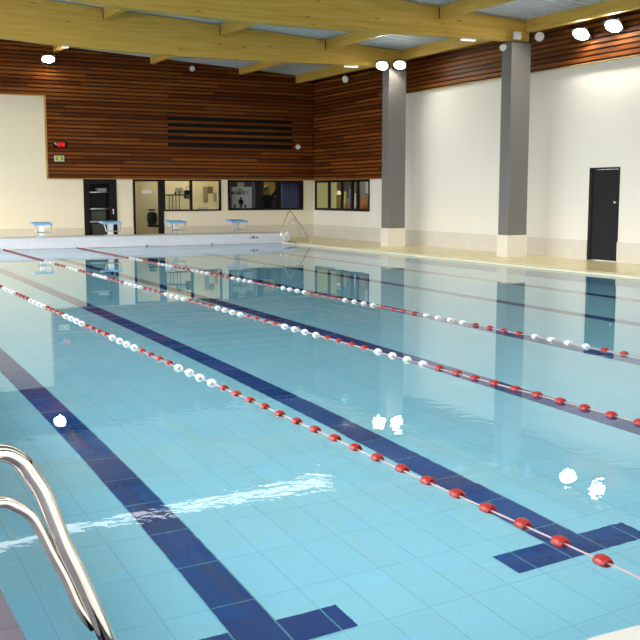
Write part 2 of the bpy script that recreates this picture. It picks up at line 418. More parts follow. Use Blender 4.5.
# slatted cladding
P_ = .115
def slats(axis, segs, base, thick=.05, gap=.036):
    """segs: (u0,u1,z0,z1). boards of P_ pitch snapped on z"""
    b = MB(); 
    for (u0, u1, z0, z1) in segs:
        k0 = round((z0 - 1.97) / P_); z = 1.97 + k0 * P_
        while z < z1 - .02:
            zt = min(z + P_ - gap, z1)
            u = u0
            while u < u1 - .001:
                ue = u1
                for J in JOINTS[axis]:
                    if u + .02 < J < ue: ue = J
                if axis == 0: b.box(u, ue - .006, base - thick, base, z, zt)
                else: b.box(base - thick, base, u, ue - .006, z, zt)
                u = ue
            z += P_
    return b
JOINTS = {0: [2.9, 6.0, 9.02, 12.15, 15.2], 1: [3, 6, 9, 12, 15, 18, 21, 24, 27.6]}
LV = (10.42, 14.76, 3.005, 4.04)     # louvre opening
segs = [(LX0, 6.66, 4.385, 6.35), (6.66, LV[0], 1.97, 6.2), (LV[1], WX - .09, 1.97, 5.9), (LV[0], LV[1], 1.97, LV[2]), (LV[0], LV[1], LV[3], 6.0)]
o = slats(0, segs, WY - .04).build('wall_cladding_far', M['wood_x']); struct(o, 'dark red brown horizontal slats over the far wall', 'cladding')
b = MB(); b.box(6.66, LV[0], WY - .04, WY, 1.97, 6.4); b.box(LV[1], WX, WY - .04, WY, 1.97, 6.4); b.box(LV[0], LV[1], WY - .04, WY, 1.97, LV[2]); b.box(LV[0], LV[1], WY - .04, WY, LV[3], 6.4)
b.box(LV[0], LV[1], WY - .01, WY, LV[2], LV[3]); b.box(LX0, 6.66, WY - .04, WY, 4.385, 6.5)
struct(b.build('wall_backing_far', M['black']), 'dark backing behind the slats', 'cladding')
b = MB(); b.box(6.63, 6.67, WY - .10, WY, 1.95, 4.385); b.box(LX0, 6.67, WY - .10, WY, 4.355, 4.385); b.box(6.63, WX - .09, WY - .095, WY, 1.948, 1.968)
struct(b.build('trim_4', M['edge']))
segs = [(25.5, WY - .09, 1.97, 5.65), (NY0, 25.5, 4.345, 5.6)]
o = slats(1, segs, WX - .04).build('wall_cladding_right', M['wood_y']); struct(o, 'dark red brown horizontal slats along the right wall', 'cladding')
b = MB(); b.box(WX - .04, WX, 25.5, WY, 1.97, 5.8); b.box(WX - .04, WX, NY0, 25.5, 4.345, 5.8)
struct(b.build('wall_backing_right', M['black']), 'dark backing behind the slats', 'cladding')
b = MB(); b.box(WX - .095, WX, 25.48, WY - .1, 1.948, 1.968); b.box(WX - .095, WX, NY0, 25.5, 4.325, 4.343)
struct(b.build('trim_5', M['edge']))
# louvre with wide gaps
t = thing('wall_louvre', 'wide slatted ventilation louvre high in the dark wood of the far wall', 'louvre', (LV[0], WY, LV[2]))
b = MB(); zz = [LV[2] + .115 + i * .2 for i in range(5)]
for i, z in enumerate(zz[:5]):
    s_ = MB(); s_.box(LV[0], LV[1], WY - .09, WY - .04, z - .005, z + .07); s_.build('louvre_slat', M['wood_x'], t)

# roof deck, corrugated, ribs along X
b = MB(); y = NY0; prof = []
while y < WY:
    prof += [(y, 0), (y + .12, 0), (y + .15, .06), (y + .22, .06)]; y += .25
X = [LX0, WX + .2]
vs = []
for x in X:
    for (yy, dz) in prof: vs.append((x, min(yy, WY), roofz(x) + dz))
n = len(prof)
b.add(vs, [(i, i + 1, n + i + 1, n + i) for i in range(n - 1)])
vs2 = [(v[0], v[1], v[2] + .25 - 0) for v in vs]
b.add([(X[0], NY0, roofz(X[0]) + .3), (X[1], NY0, roofz(X[1]) + .3), (X[1], WY, roofz(X[1]) + .3), (X[0], WY, roofz(X[0]) + .3)], [(0, 1, 2, 3)])
struct(b.build('ceiling', M['deckroof'], fix=False), 'pale corrugated steel roof deck', 'ceiling')

# beams
def beam(y, label):
    t = thing('roof_beam', label, 'beam', (6, y, 4.86), None)
    x0, x1 = LX0, 14.98
    bot = [(x0, 5.665), (-1, 5.465), (.8, 5.325), (2.4, 5.185), (3.6, 5.075), (4.4, 5.000), (5.3, 4.930), (6.2, 4.900), (7.2, 4.870), (8.2, 4.853), (9.4, 4.850), (10.8, 4.865), (12.2, 4.888), (13.6, 4.910), (x1, 4.925)]
    bb = MB(); nb = len(bot); vs = []
    for yy in (y, y + .22):
        vs += [(u, yy, z) for u, z in bot] + [(u, yy, roofz(u) - .02) for u, z in bot]
    m_ = 2 * nb
    for i in range(nb - 1):
        bb.add([vs[i], vs[i + 1], vs[nb + i + 1], vs[nb + i]], [(0, 1, 2, 3)]); bb.add([vs[m_ + i], vs[m_ + i + 1], vs[m_ + nb + i + 1], vs[m_ + nb + i]], [(3, 2, 1, 0)])
        bb.add([vs[i], vs[i + 1], vs[m_ + i + 1], vs[m_ + i]], [(3, 2, 1, 0)]); bb.add([vs[nb + i], vs[nb + i + 1], vs[m_ + nb + i + 1], vs[m_ + nb + i]], [(0, 1, 2, 3)])
    for i in (0, nb - 1): bb.add([vs[i], vs[nb + i], vs[m_ + nb + i], vs[m_ + i]], [(0, 1, 2, 3)])
    bb.build('glulam_member', M['beam_x'], t)
    for px in PUR:                                   # joist hangers
        for yy in (y - .012, y + .22):
            h = MB(); h.box(px - .085, px - .068, yy if yy < y else yy, (yy + .012), roofz(px) - .27, roofz(px) - .04); h.build('joist_hanger', M['bracket'], t)
    return t
PUR = [.80, 3.75, 6.70, 9.65, 12.60]
beam(18.68, 'deep yellow timber roof beam nearest, crossing the hall to the column beside the black door')
beam(23.98, 'deep yellow timber roof beam farther back, landing on the grey column by the corner')
for y, lab in ((13.4, 'yellow timber roof beam over the middle of the pool'), (8.1, 'yellow timber roof beam over the near half of the pool'), (2.8, 'yellow timber roof beam over the near pool edge')):
    beam(y, lab)
BAYS = [(-2.0, 2.8), (3.02, 8.1), (8.32, 13.4), (13.62, 18.68), (18.9, 23.98), (24.2, WY - .1)]
BN = ['in the bay behind the camera end', 'in the bay over the near pool edge', 'in the second bay from the near end', 'before the front roof beam', 'between the two roof beams', 'against the far wall']
PN = {.80: 'first from the left', 3.75: 'second from the left', 6.70: 'third from the left', 9.65: 'fourth from the left', 12.60: 'nearest the right wall'}
for bi, (y0, y1) in enumerate(BAYS):
    if bi < 3: continue
    for px in PUR:
        bb = MB(); zt = roofz(px) - .005
        dp = .27 if bi < 5 else .19; sx_ = 0 if bi < 5 else .3
        bb.box(px + sx_ - .065, px + sx_ + .065, y0, y1, zt - sx_ * .06 - dp, zt - sx_ * .06)
        o = bb.build('roof_purlin', M['beam_y'], loc=(px, y0, zt - .27))
        tag(o, 'yellow purlin %s, %s' % (BN[bi], PN[px]), 'purlin', 'roof purlins between the beams')
# eaves beam over the columns
for (y0, y1, lab) in ((NY0, 18.66, 'yellow timber eaves beam above the right wall floodlights'), (18.92, 23.96, 'yellow timber eaves beam between the two grey columns'), (24.22, WY - .1, 'yellow timber eaves beam from the corner column to the far wall')):
    bb = MB(); bb.box(14.86, 15.02, y0, y1, 5.13, roofz(14.9) + .02)
    tag(bb.build('eaves_beam', M['beam_y'], loc=(14.94, y0, 5.13)), lab, 'beam', 'eaves beams along the right wall')

# unseen left and near walls; their window bands are added to let daylight in
b = MB(); b.box(LX0 - .2, LX0, NY0 - .2, WY, 4.3, 6.6); b.box(LX0 - .2, LX0, NY0 - .2, WY, -.3, .35)
for k in range(9): b.box(LX0 - .2, LX0, NY0 + 4.2 * k - .15, NY0 + 4.2 * k + .15, .35, 4.3)
struct(b.build('wall_left', M['white']))
b = MB(); b.box(LX0, WX, NY0 - .2, NY0, 4.3, 6.6); b.box(LX0, WX, NY0 - .2, NY0, -.3, .35)
for k in range(5): b.box(LX0 + 4.4 * k, LX0 + 4.4 * k + .3, NY0 - .2, NY0, .35, 4.3)
struct(b.build('wall_near', M['white']))
# columns
for (y, lab) in ((18.6, 'square grey column with cream foot standing nearest the black door'), (23.9, 'square grey column with cream foot standing by the far right corner')):
    t = thing('grey_column', lab, 'column', (14.705, y + .18, DZ), None)
    bb = MB(); bb.rbox(14.43, 14.98, y, y + .36, .555, 4.89, .012); bb.build('shaft', M['grey'], t)
    bb = MB(); bb.rbox(14.415, 14.995, y - .015, y + .375, DZ, .555, .008); bb.build('tiled_foot', M['colbase'], t)
    bb = MB(); bb.box(14.6, 14.9, y + .09, y + .30, 4.84, 4.93); bb.box(14.985, 15.02, y + .06, y + .34, 4.84, 5.4); bb.build('head_plate', M['bracket'], t)

# ---------------------------------------------------------------- windows, doors
def frame_x(bb, u0, u1, z0, z1, w, y0, y1):
    bb.box(u0, u1, y0, y1, z0, z0 + w); bb.box(u0, u1, y0, y1, z1 - w, z1); bb.box(u0, u0 + w, y0, y1, z0 + w, z1 - w); bb.box(u1 - w, u1, y0, y1, z0 + w, z1 - w)
def frame_y(bb, u0, u1, z0, z1, w, x0, x1):
    bb.box(x0, x1, u0, u1, z0, z0 + w); bb.box(x0, x1, u0, u1, z1 - w, z1); bb.box(x0, x1, u0, u0 + w, z0 + w, z1 - w); bb.box(x0, x1, u1 - w, u1, z0 + w, z1 - w)
def sroot(name, loc): 
    o = bpy.data.objects.new(name, None); o.empty_display_size = .1; C.objects.link(o); o.location = loc; o['kind'] = 'structure'; return o
FY0, FY1 = WY - .03, WY + .08
# door 1: black glazed door with two cross bars
t = sroot('door_1', (8.24, WY, DZ))
bb = MB(); frame_x(bb, 7.73, 8.75, DZ, 1.955, .075, FY0, FY1); bb.build('frame', M['black'], t)
bb = MB(); frame_x(bb, 7.81, 8.67, DZ + .06, 1.88, .07, FY0 + .02, FY1 - .02); bb.box(8.53, 8.60, FY0 + .02, FY1 - .02, .1, 1.85); lf = bb.build('leaf', M['black'], t)
bb = MB(); bb.box(7.86, 8.56, WY + .02, WY + .03, .12, 1.83); bb.build('pane', M['glass'], lf)
bb = MB(); bb.box(8.61, 8.635, FY0 - .04, FY0 - .02, .88, 1.04); bb.box(8.60, 8.64, FY0 - .03, FY0 + .02, .99, 1.01); bb.build('handle', M['satin'], lf)
# door 2 glazed
t = sroot('door_2', (9.72, WY, DZ))
bb = MB(); frame_x(bb, 9.27, 10.19, DZ, 1.955, .07, FY0, FY1); bb.box(10.10, 10.26, FY0 - .01, FY1, DZ, 1.955); bb.build('frame', M['black'], t)
bb = MB(); bb.box(9.34, 10.1, WY + .02, WY + .03, .1, 1.88); bb.build('pane', M['glass'], t)
bb = MB(); bb.box(9.55, 9.87, WY + .008, WY + .018, 1.51, 1.62); bb.build('notice', M['plastic'], t)
# window 1 two panes
t = sroot('window_1', (11.2, WY, .95))
bb = MB(); frame_x(bb, 10.26, 12.2, .955, 1.955, .05, FY0, FY1); bb.box(11.15, 11.22, FY0, FY1, 1.0, 1.91); bb.build('window_frame', M['black'], t)
for u0, u1 in ((10.31, 11.15), (11.22, 12.15)):
    bb = MB(); bb.box(u0, u1, WY + .02, WY + .03, 1.0, 1.91); bb.build('pane', M['glass'], t)
# window 2
t = sroot('window_2', (13.8, WY, .95))
bb = MB(); frame_x(bb, 12.44, 15.17, .965, 1.955, .07, FY0, FY1); bb.box(13.45, 13.62, FY0, FY1, 1.0, 1.91); bb.box(14.2, 14.28, FY0, FY1, 1.0, 1.91)
bb.build('window_frame', M['black'], t)
for u0, u1 in ((12.51, 13.45), (13.62, 14.2), (14.28, 15.1)):
    bb = MB(); bb.box(u0, u1, WY + .02, WY + .03, 1.03, 1.89); bb.build('pane', M['glass'], t)
# window 3 in the side wall
t = sroot('window_3', (WX, 28.7, .95))
bb = MB(); frame_y(bb, 26.93, 30.63, .955, 1.955, .08, WX - .015, WX + .035)
MUL = [29.62, 28.72, 28.02, 27.68]
for y in MUL: bb.box(WX - .015, WX + .035, y - .055, y + .055, 1.0, 1.92)
bb.build('window_frame', M['black'], t)
ed = [27.01] + sorted(MUL) + [30.55]
for i in range(len(ed) - 1):
    bb = MB(); bb.box(WX + .005, WX + .012, ed[i] + (.06 if i else 0), ed[i + 1] - (.06 if i < len(ed) - 2 else 0), 1.035, 1.875); bb.build('pane', M['glass'], t)
# black door in the right wall
t = sroot('door_3', (WX, 16.78, DZ))
bb = MB(); bb.box(WX - .012, WX + .12, 17.14, 17.24, DZ, 2.07); bb.box(WX - .012, WX + .12, 16.31, 17.24, 2.03, 2.07); bb.box(WX - .012, WX + .12, 16.31, 16.34, DZ, 2.07); bb.build('frame', M['black'], t)
bb = MB(); bb.rbox(WX + .0, WX + .06, 16.345, 17.12, DZ + .01, 2.025, .006); lf3 = bb.build('leaf', M['dark'], t)
bb = MB(); bb.lathe([(0, -.05), (.022, -.05), (.026, -.03), (.012, -.02), (.012, .0)], 12, 'X', (WX - .0, 16.41, 1.32)); bb.build('door_handle', M['plastic'], lf3)

# ---------------------------------------------------------------- rooms behind the glazing
def shell(name, x0, x1, y0, y1, z0, z1, mat, open_side):
    bb = MB(); w = .06
    if open_side != 'Y0': bb.box(x0, x1, y0 - w, y0, z0, z1)
    bb.box(x0, x1, y1, y1 + w, z0, z1)
    if open_side != 'X0': bb.box(x0 - w, x0, y0, y1, z0, z1)
    bb.box(x1, x1 + w, y0, y1, z0, z1); bb.box(x0, x1, y0, y1, z0 - w, z0); bb.box(x0, x1, y0, y1, z1, z1 + w)
    return struct(bb.build(name, mat))
B0 = WY + .2
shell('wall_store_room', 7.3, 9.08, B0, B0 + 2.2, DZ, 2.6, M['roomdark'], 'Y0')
shell('wall_office', 9.2, 12.56, B0, B0 + 1.1, DZ, 2.6, M['room'], 'Y0')
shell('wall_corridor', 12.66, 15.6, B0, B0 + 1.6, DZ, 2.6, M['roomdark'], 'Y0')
shell('wall_side_room', WX + .1, WX + 1.6, 26.7, 31.6, DZ, 2.6, plain('grey_room_wall', (.22, .21, .22, 1), .7), 'X0')
def room_lamp(x, y, z, sx, sy, mat, lab):
    t = thing('room_ceiling_light', lab, 'light', (x, y, z))
    bb = MB(); bb.box(x - sx / 2 - .03, x + sx / 2 + .03, y - sy / 2 - .03, y + sy / 2 + .03, z, z + .06); bb.build('housing', M['plastic'], t)
    bb = MB(); bb.box(x - sx / 2, x + sx / 2, y - sy / 2, y + sy / 2, z - .02, z); bb.build('diffuser', mat, t)
room_lamp(11.2, B0 + .6, 2.52, 1.8, .6, M['roomlamp'], 'ceiling light of the warm lit office behind the left window')
room_lamp(14.0, B0 + 1.0, 2.52, .8, .4, M['roomlampdim'], 'ceiling light of the dim room behind the poster window')
room_lamp(8.2, B0 + 1.2, 2.52, .4, .3, M['roomlampdim'], 'ceiling light of the dark store room')
room_lamp(WX + .85, 28.8, 2.52, .8, 3.4, M['roomlamp'], 'ceiling light of the room behind the side window')

def par(o, dx=0):   # keep the thing on the sight line through its window
    o.location.x = (o.location.x + dx) * o.location.y / 30.675
    return o
# store room shelf
t = thing('storage_shelf', 'grey metal shelf unit seen through the leftmost black door', 'shelf', (8.2, B0 + .45, DZ))
for z in (.10, .62, 1.02, 1.53):
    bb = MB(); bb.box(7.85, 8.62, B0 + .25, B0 + .65, z, z + .035); bb.build('shelf_board', M['satin'], t)
for x in (7.85, 8.60):
    for y in (B0 + .25, B0 + .63):
        bb = MB(); bb.box(x, x + .02, y, y + .02, DZ, 1.9); bb.build('upright', M['bracket'], t)
par(t)
mg = plain('grey_box', (.5, .5, .5, 1), .6); mg2 = plain('olive_box', (.14, .14, .11, 1), .6)
bb = MB(); bb.rbox(8.12, 8.42, B0 + .3, B0 + .5, 1.567, 1.66, .01); bb.box(8.11, 8.43, B0 + .29, B0 + .51, 1.655, 1.675)
par(tag(bb.build('storage_box', M['plastic'], loc=(8.27, B0 + .4, 1.567)), 'small white box on the upper shelf behind the leftmost door', 'box'))
bb = MB(); bb.rbox(7.92, 8.38, B0 + .29, B0 + .6, .657, .98, .02); bb.box(7.91, 8.39, B0 + .28, B0 + .61, .90, .93)
par(tag(bb.build('storage_box', mg2, loc=(8.15, B0 + .4, .657)), 'large grey box on the middle shelf behind the leftmost door', 'box'))
bb = MB(); bb.rbox(7.92, 8.45, B0 + .29, B0 + .6, .137, .56, .02); bb.box(7.91, 8.46, B0 + .28, B0 + .61, .47, .50)
par(tag(bb.build('storage_box', mg2, loc=(8.15, B0 + .4, .137)), 'olive box on the lowest shelf behind the leftmost door', 'box'))

# office: chair, high table, pinned boards
t = thing('office_chair', 'black office chair with rounded back behind the glazed door', 'chair', (10.05, B0 + .55, DZ))
bb = MB()
prof = [(0, 0), (.12, .01), (.165, .08), (.175, .2), (.165, .33), (.12, .41), (0, .43)]
bk = MB(); bk.lathe(prof, 20, 'Z', (0, 0, 0))
bk.v = [(10.05 + v[0], B0 + .72 + v[1] * .3, .50 + v[2]) for v in bk.v]; bk.build('backrest', M['black'], t)
bb.rbox(9.86, 10.24, B0 + .33, B0 + .72, .44, .51, .03); bb.build('seat', M['black'], t)
bb = MB(); bb.tube([(10.05, B0 + .55, .14), (10.05, B0 + .55, .45)], .025, 10); bb.tube([(10.05, B0 + .7, .46), (10.05, B0 + .78, .6)], .02, 8, samples=1); bb.build('gas_lift', M['satin'], t)
bb = MB()
for k in range(5):
    a = k * 2 * PI / 5 + .3; bb.tube([(10.05, B0 + .55, .14), (10.05 + .24 * math.cos(a), B0 + .55 + .24 * math.sin(a), .10)], .016, 8); bb.lathe([(0, -.02), (.03, -.02), (.03, .02), (0, .02)], 10, 'X', (10.05 + .25 * math.cos(a), B0 + .55 + .25 * math.sin(a), DZ + .031))
bb.build('star_base', M['black'], t)
bb = MB(); bb.rbox(9.93, 10.17, B0 + .70, B0 + .78, .955, 1.01, .02); bb.build('headrest', M['black'], t)
par(t, -.12)
t = thing('high_table', 'tall thin table with dark top behind the left office pane', 'table', (10.60, B0 + .7, DZ))
bb = MB(); bb.rbox(10.32, 10.88, B0 + .5, B0 + .9, 1.44, 1.485, .006); bb.build('tabletop', plain('dark_brown_top', (.05, .025, .02, 1), .4), t)
for x in (10.50, 10.73):
    for y in (B0 + .54, B0 + .86):
        bb = MB(); bb.tube([(x, y, DZ), (x, y, 1.44)], .013, 8, samples=1); bb.build('leg', M['bracket'], t)
par(t)
t = thing('computer_monitor', 'pale grey screen standing at the right end of the tall thin table', 'monitor', (10.78, B0 + .75, 1.485))
bb = MB(); bb.rbox(10.66, 10.93, B0 + .76, B0 + .79, 1.51, 1.70, .006); bb.build('screen_panel', plain('pale_green_grey', (.38, .39, .30, 1), .4), t)
bb = MB(); bb.box(10.77, 10.80, B0 + .74, B0 + .76, 1.485, 1.6); bb.box(10.72, 10.85, B0 + .68, B0 + .78, 1.485, 1.495); bb.build('stand', M['bracket'], t)
par(t)
bb = MB(); bb.lathe([(0, 0), (.035, 0), (.03, .03), (.02, .07), (.015, .10), (0, .11)], 14, 'Z', (10.66, B0 + .6, 1.485))
par(tag(bb.build('desk_bottle', M['bracket'], loc=(10.66, B0 + .6, 1.485)), 'small dark bottle standing on the tall thin table', 'bottle'))
t = thing('hanging_bag', 'black bag hanging beside the mullion of the office window', 'bag', (11.06, B0 + .3, 1.4))
bb = MB(); bb.rbox(10.96, 11.2, B0 + .25, B0 + .42, 1.34, 1.62, .05); bg_ = bb.build('bag_body', M['black'], t)
bb = MB(); bb.rbox(10.99, 11.17, B0 + .21, B0 + .26, 1.36, 1.48, .02); bb.build('front_pocket', plain('grey_violet_pocket', (.10, .09, .12, 1), .6), bg_)
bb = MB(); bb.tube([(11.01, B0 + .33, 1.60), (11.03, B0 + .3, 1.69), (11.08, B0 + .3, 1.73), (11.13, B0 + .3, 1.69), (11.15, B0 + .33, 1.60)], .009, 8); bb.build('strap', M['black'], t)
par(t)
def board(x0, x1, z0, z1, y, mat, lab):
    t = thing('notice_board', lab, 'board', ((x0 + x1) / 2, y, z0))
    bb = MB(); bb.box(x0, x1, y - .02, y, z0, z1); bb.build('panel', mat, t)
    bb = MB(); frame_x(bb, x0 - .01, x1 + .01, z0 - .01, z1 + .01, .012, y - .028, y); bb.build('frame', mat, t)
    return par(t)
YB = B0 + 1.1
mb1 = plain('khaki_board', (.30, .25, .16, 1), .7, noise=.25, nscale=14); mb2 = plain('brown_board', (.17, .14, .09, 1), .7); mb3 = plain('grey_paper', (.40, .38, .32, 1), .7)
board(11.95, 12.03, 1.24, 1.53, YB - .01, mb3, 'narrow grey board nearest the right edge of the office window')
board(11.76, 11.91, 1.53, 1.73, YB - .01, mb2, 'brown board at the upper right in the office')
board(11.60, 11.735, 1.24, 1.72, YB - .01, mb1, 'khaki board with papers on the office wall')
t = thing('printer', 'low grey printer at the bottom of the office window', 'printer', (11.60, B0 + .6, 1.0))
bb = MB(); bb.rbox(11.48, 11.72, B0 + .5, B0 + .8, .96, 1.07, .02); bb.build('printer_body', mg, t)
bb = MB(); bb.box(11.52, 11.68, B0 + .47, B0 + .52, .98, .99); bb.build('paper_tray', M['plastic'], t)
par(t)
t = thing('cabinet', 'pale cabinet carrying the printer in the office', 'cabinet', (11.6, B0 + .6, DZ))
bb = MB(); bb.rbox(11.35, 11.85, B0 + .45, B0 + .85, DZ, .96, .01); bb.build('cabinet_body', M['plastic'], t)
for x in (11.36, 11.61):
    bb = MB(); bb.box(x, x + .23, B0 + .435, B0 + .45, .1, .90); cd = bb.build('cabinet_door', M['plastic'], t)
    bb = MB(); bb.box(x + .1, x + .13, B0 + .42, B0 + .435, .75, .78); bb.build('knob', M['satin'], cd)
par(t)

# corridor: poster, doorway, person
YP = B0 + .25
t = thing('event_poster', 'pale grey poster with dark lettering and green mark in the window', 'poster', (12.95, YP, 1.0))
pg = plain('poster_paper', (.62, .61, .60, 1), .7, noise=.08, nscale=3)
bb = MB(); bb.box(12.52, 13.30, YP, YP + .015, .99, 1.73); bb.box(12.78, 13.03, YP, YP + .015, 1.73, 1.88); bb.build('sheet', pg, t)
R = Matrix.Rotation(PI / 2, 4, 'X')
text_mesh('ROBOT ?', .15, M['black'], 'lettering', t, Matrix.Translation((12.87, YP - .004, 1.52)) @ R)
bb = MB(); gm = plain('green_mark', (.22, .34, .06, 1), .6)
bb.lathe([(0, 0), (.035, 0), (.035, .006), (0, .006)], 14, 'Y', (12.88, YP - .008, 1.64)); bb.box(12.78, 12.98, YP - .006, YP, 1.60, 1.63); bb.box(12.80, 12.83, YP - .006, YP, 1.63, 1.67); bb.box(12.93, 12.96, YP - .006, YP, 1.63, 1.67)
bb.build('green_mark', gm, t)
for cx, s_ in ((12.90, 1.0), (12.68, .42), (13.06, .40)):
    bb = MB(); z = 1.0
    bb.box(cx - .045 * s_, cx - .01 * s_, YP - .006, YP, z, z + .16 * s_); bb.box(cx + .01 * s_, cx + .045 * s_, YP - .006, YP, z, z + .16 * s_)
    bb.box(cx - .06 * s_, cx + .06 * s_, YP - .006, YP, z + .16 * s_, z + .32 * s_); bb.box(cx - .085 * s_, cx - .065 * s_, YP - .006, YP, z + .14 * s_, z + .3 * s_); bb.box(cx + .065 * s_, cx + .085 * s_, YP - .006, YP, z + .14 * s_, z + .3 * s_)
    bb.lathe([(0, 0), (.035 * s_, 0), (.035 * s_, .006), (0, .006)], 12, 'Y', (cx, YP - .006, z + .36 * s_))
    bb.build('printed_figure', M['black'], t)
par(t)
bb = MB(); bb.rbox(13.42, 13.60, B0 + .5, B0 + .54, DZ, 2.3, .01)
par(tag(bb.build('partition_panel', plain('grey_panel', (.30, .30, .33, 1), .5), loc=(13.5, B0 + .52, DZ)), 'narrow grey partition panel between the poster and the person', 'panel'), -.12)
bb = MB(); bb.rbox(14.45, 15.1, B0 + .9, B0 + .94, DZ, 2.2, .01); bb.box(14.80, 14.84, B0 + .88, B0 + .9, .2, 2.1)
par(tag(bb.build('partition_panel', plain('blue_grey_panel', (.16, .18, .34, 1), .5), loc=(14.8, B0 + .92, DZ)), 'blue grey partition panel behind the right pane of the poster window', 'panel'), -.1)
t = thing('wall_picture', 'yellow lit picture behind the head of the dark figure', 'picture', (13.95, B0 + 1.5, 1.4))
bb = MB(); bb.box(13.74, 14.17, B0 + 1.53, B0 + 1.56, 1.40, 1.93); bb.build('canvas', plain('yellow_picture', (.75, .52, .14, 1), .7, noise=.6, nscale=7), t)
bb = MB(); frame_x(bb, 13.72, 14.19, 1.38, 1.95, .02, B0 + 1.51, B0 + 1.56); bb.build('frame', M['edge'], t); par(t)
t = thing('picture_lamp', 'small lamp lighting the yellow picture', 'lamp', (13.95, B0 + 1.2, 2.05))
bb = MB(); bb.tube([(13.75, B0 + 1.2, 2.1), (14.15, B0 + 1.2, 2.1)], .03, 10, samples=1); bb.tube([(13.95, B0 + 1.2, 2.1), (13.95, B0 + 1.2, 2.6)], .01, 8, samples=1); bb.build('shade', M['bracket'], t)
bb = MB(); bb.box(13.77, 14.13, B0 + 1.185, B0 + 1.215, 2.055, 2.07); bb.build('tube', emit('picture_tube', (1, .85, .5, 1), 14), t); par(t)

# person
def skin(name, pts, edges, radii, mat, parent, root=0, sub=2):
    me = bpy.data.meshes.new(name); me.from_pydata(pts, edges, []); o = bpy.data.objects.new(name, me); C.objects.link(o)
    md = o.modifiers.new('s', 'SKIN'); 
    for i, r in enumerate(radii):
        v = me.skin_vertices[0].data[i]; v.radius = r if isinstance(r, tuple) else (r, r); v.use_root = (i == root)
    o.modifiers.new('u', 'SUBSURF').levels = sub; o.modifiers['u'].render_levels = sub
    dg = bpy.context.evaluated_depsgraph_get(); dg.update()
    m2 = bpy.data.meshes.new_from_object(o.evaluated_get(dg)); bpy.data.objects.remove(o)
    m2.materials.clear(); m2.materials.append(mat)
    for p in m2.polygons: p.use_smooth = True
    r = bpy.data.objects.new(name, m2); C.objects.link(r); r.parent = parent
    return r
pt = thing('person', 'person in dark clothes standing behind the window with one arm raised', 'person', (14.36, B0 + .95, DZ))
body = [(0, 0, .86), (0, 0, 1.05), (0, 0, 1.22), (0, 0, 1.35), (0, -.01, 1.43),
        (-.17, 0, 1.33), (-.24, -.03, 1.10), (-.22, -.10, .86), (-.21, -.14, .78),
        (.17, 0, 1.34), (.28, -.08, 1.50), (.33, -.12, 1.72), (.34, -.13, 1.80),
        (-.09, 0, .80), (-.11, -.01, .45), (-.11, .03, .08), (-.12, -.12, .035),
        (.09, 0, .80), (.11, -.01, .45), (.11, .03, .08), (.12, -.12, .035)]
ed_ = [(0, 1), (1, 2), (2, 3), (3, 4), (3, 5), (5, 6), (6, 7), (7, 8), (3, 9), (9, 10), (10, 11), (11, 12), (0, 13), (13, 14), (14, 15), (15, 16), (0, 17), (17, 18), (18, 19), (19, 20)]
rad = [(.15, .11), (.125, .095), (.15, .11), (.13, .09), .055, .06, .045, .034, .03, .06, .046, .034, .03, .09, .062, .045, .04, .09, .062, .045, .04]
mskin = plain('skin', (.45, .26, .18, 1), .5)
skin('body', body, ed_, rad, plain('dark_clothing', (.012, .012, .016, 1), .8), pt)
bb = MB(); bb.lathe([(0, 1.43), (.05, 1.435), (.07, 1.47), (.082, 1.53), (.085, 1.57), (.075, 1.63), (.04, 1.665), (0, 1.675)], 18, 'Z')
bb.lathe([(0, -.115), (.012, -.11), (.018, -.08)], 10, 'Y', (0, 0, 1.55))
h = bb.build('head', mskin); h.parent = pt; h.location = (0, -.01, 0)
bb = MB(); bb.lathe([(.088, 1.53), (.094, 1.58), (.086, 1.645), (.05, 1.685), (0, 1.695)], 18, 'Z')
h = bb.build('hair', plain('dark_hair', (.015, .010, .008, 1), .7)); h.parent = pt; h.location = (0, .012, 0)
for hx, hy, hz, sg in ((-.21, -.14, .76, -1), (.34, -.13, 1.82, 1)):
    bb = MB(); bb.obox(Matrix.Translation((hx, hy, hz + .03 * sg)), .07, .03, .08, .012)
    for k in range(4): bb.tube([(hx - .026 + .0175 * k, hy, hz + .06 * sg), (hx - .028 + .019 * k, hy - .006, hz + (.10 + .006 * (k in (1, 2))) * sg), (hx - .028 + .019 * k, hy - .02, hz + (.13 + .008 * (k in (1, 2))) * sg)], .0075, 8)
    bb.tube([(hx + .03, hy, hz + .01 * sg), (hx + .055, hy - .01, hz + .04 * sg), (hx + .06, hy - .02, hz + .07 * sg)], .009, 8)
    h = bb.build('hand', mskin); h.parent = pt

# side room: blinds and odds
def pary(o):
    o.location.y *= o.location.x / WX
    return o
mbl = plain('yellow_blind', (.72, .62, .26, 1), .7)
for (y0, y1, lab) in ((29.66, 30.58, 'plain yellow curtain filling the first pane of the side window'), (29.22, 29.60, 'narrow yellow curtain in the second pane of the side window')):
    bb = MB(); n = 24; vs = []
    for i in range(n + 1):
        y = y0 + (y1 - y0) * i / n; vs += [(WX + .065 + .018 * math.sin(i * 1.3), y, .97), (WX + .065 + .018 * math.sin(i * 1.3), y, 1.95)]
    vs += [(v[0] + .006, v[1], v[2]) for v in vs]
    o2 = 2 * (n + 1)
    fs = [(2 * i, 2 * i + 2, 2 * i + 3, 2 * i + 1) for i in range(n)] + [(o2 + 2 * i, o2 + 2 * i + 1, o2 + 2 * i + 3, o2 + 2 * i + 2) for i in range(n)]
    bb.add(vs, fs, 0, True)
    (tag(bb.build('curtain', mbl, loc=(WX + .065, y0, .97), fix=False), lab, 'curtain', 'yellow curtains in the side window'))
t = thing('shelf_unit', 'dark low cabinet inside the side window carrying coloured things', 'cabinet', (WX + .3, 27.9, DZ))
bb = MB(); bb.box(WX + .25, WX + .7, 26.95, 29.1, DZ, .93); bb.build('cabinet_body', plain('dark_cabinet', (.03, .028, .03, 1), .5), t)
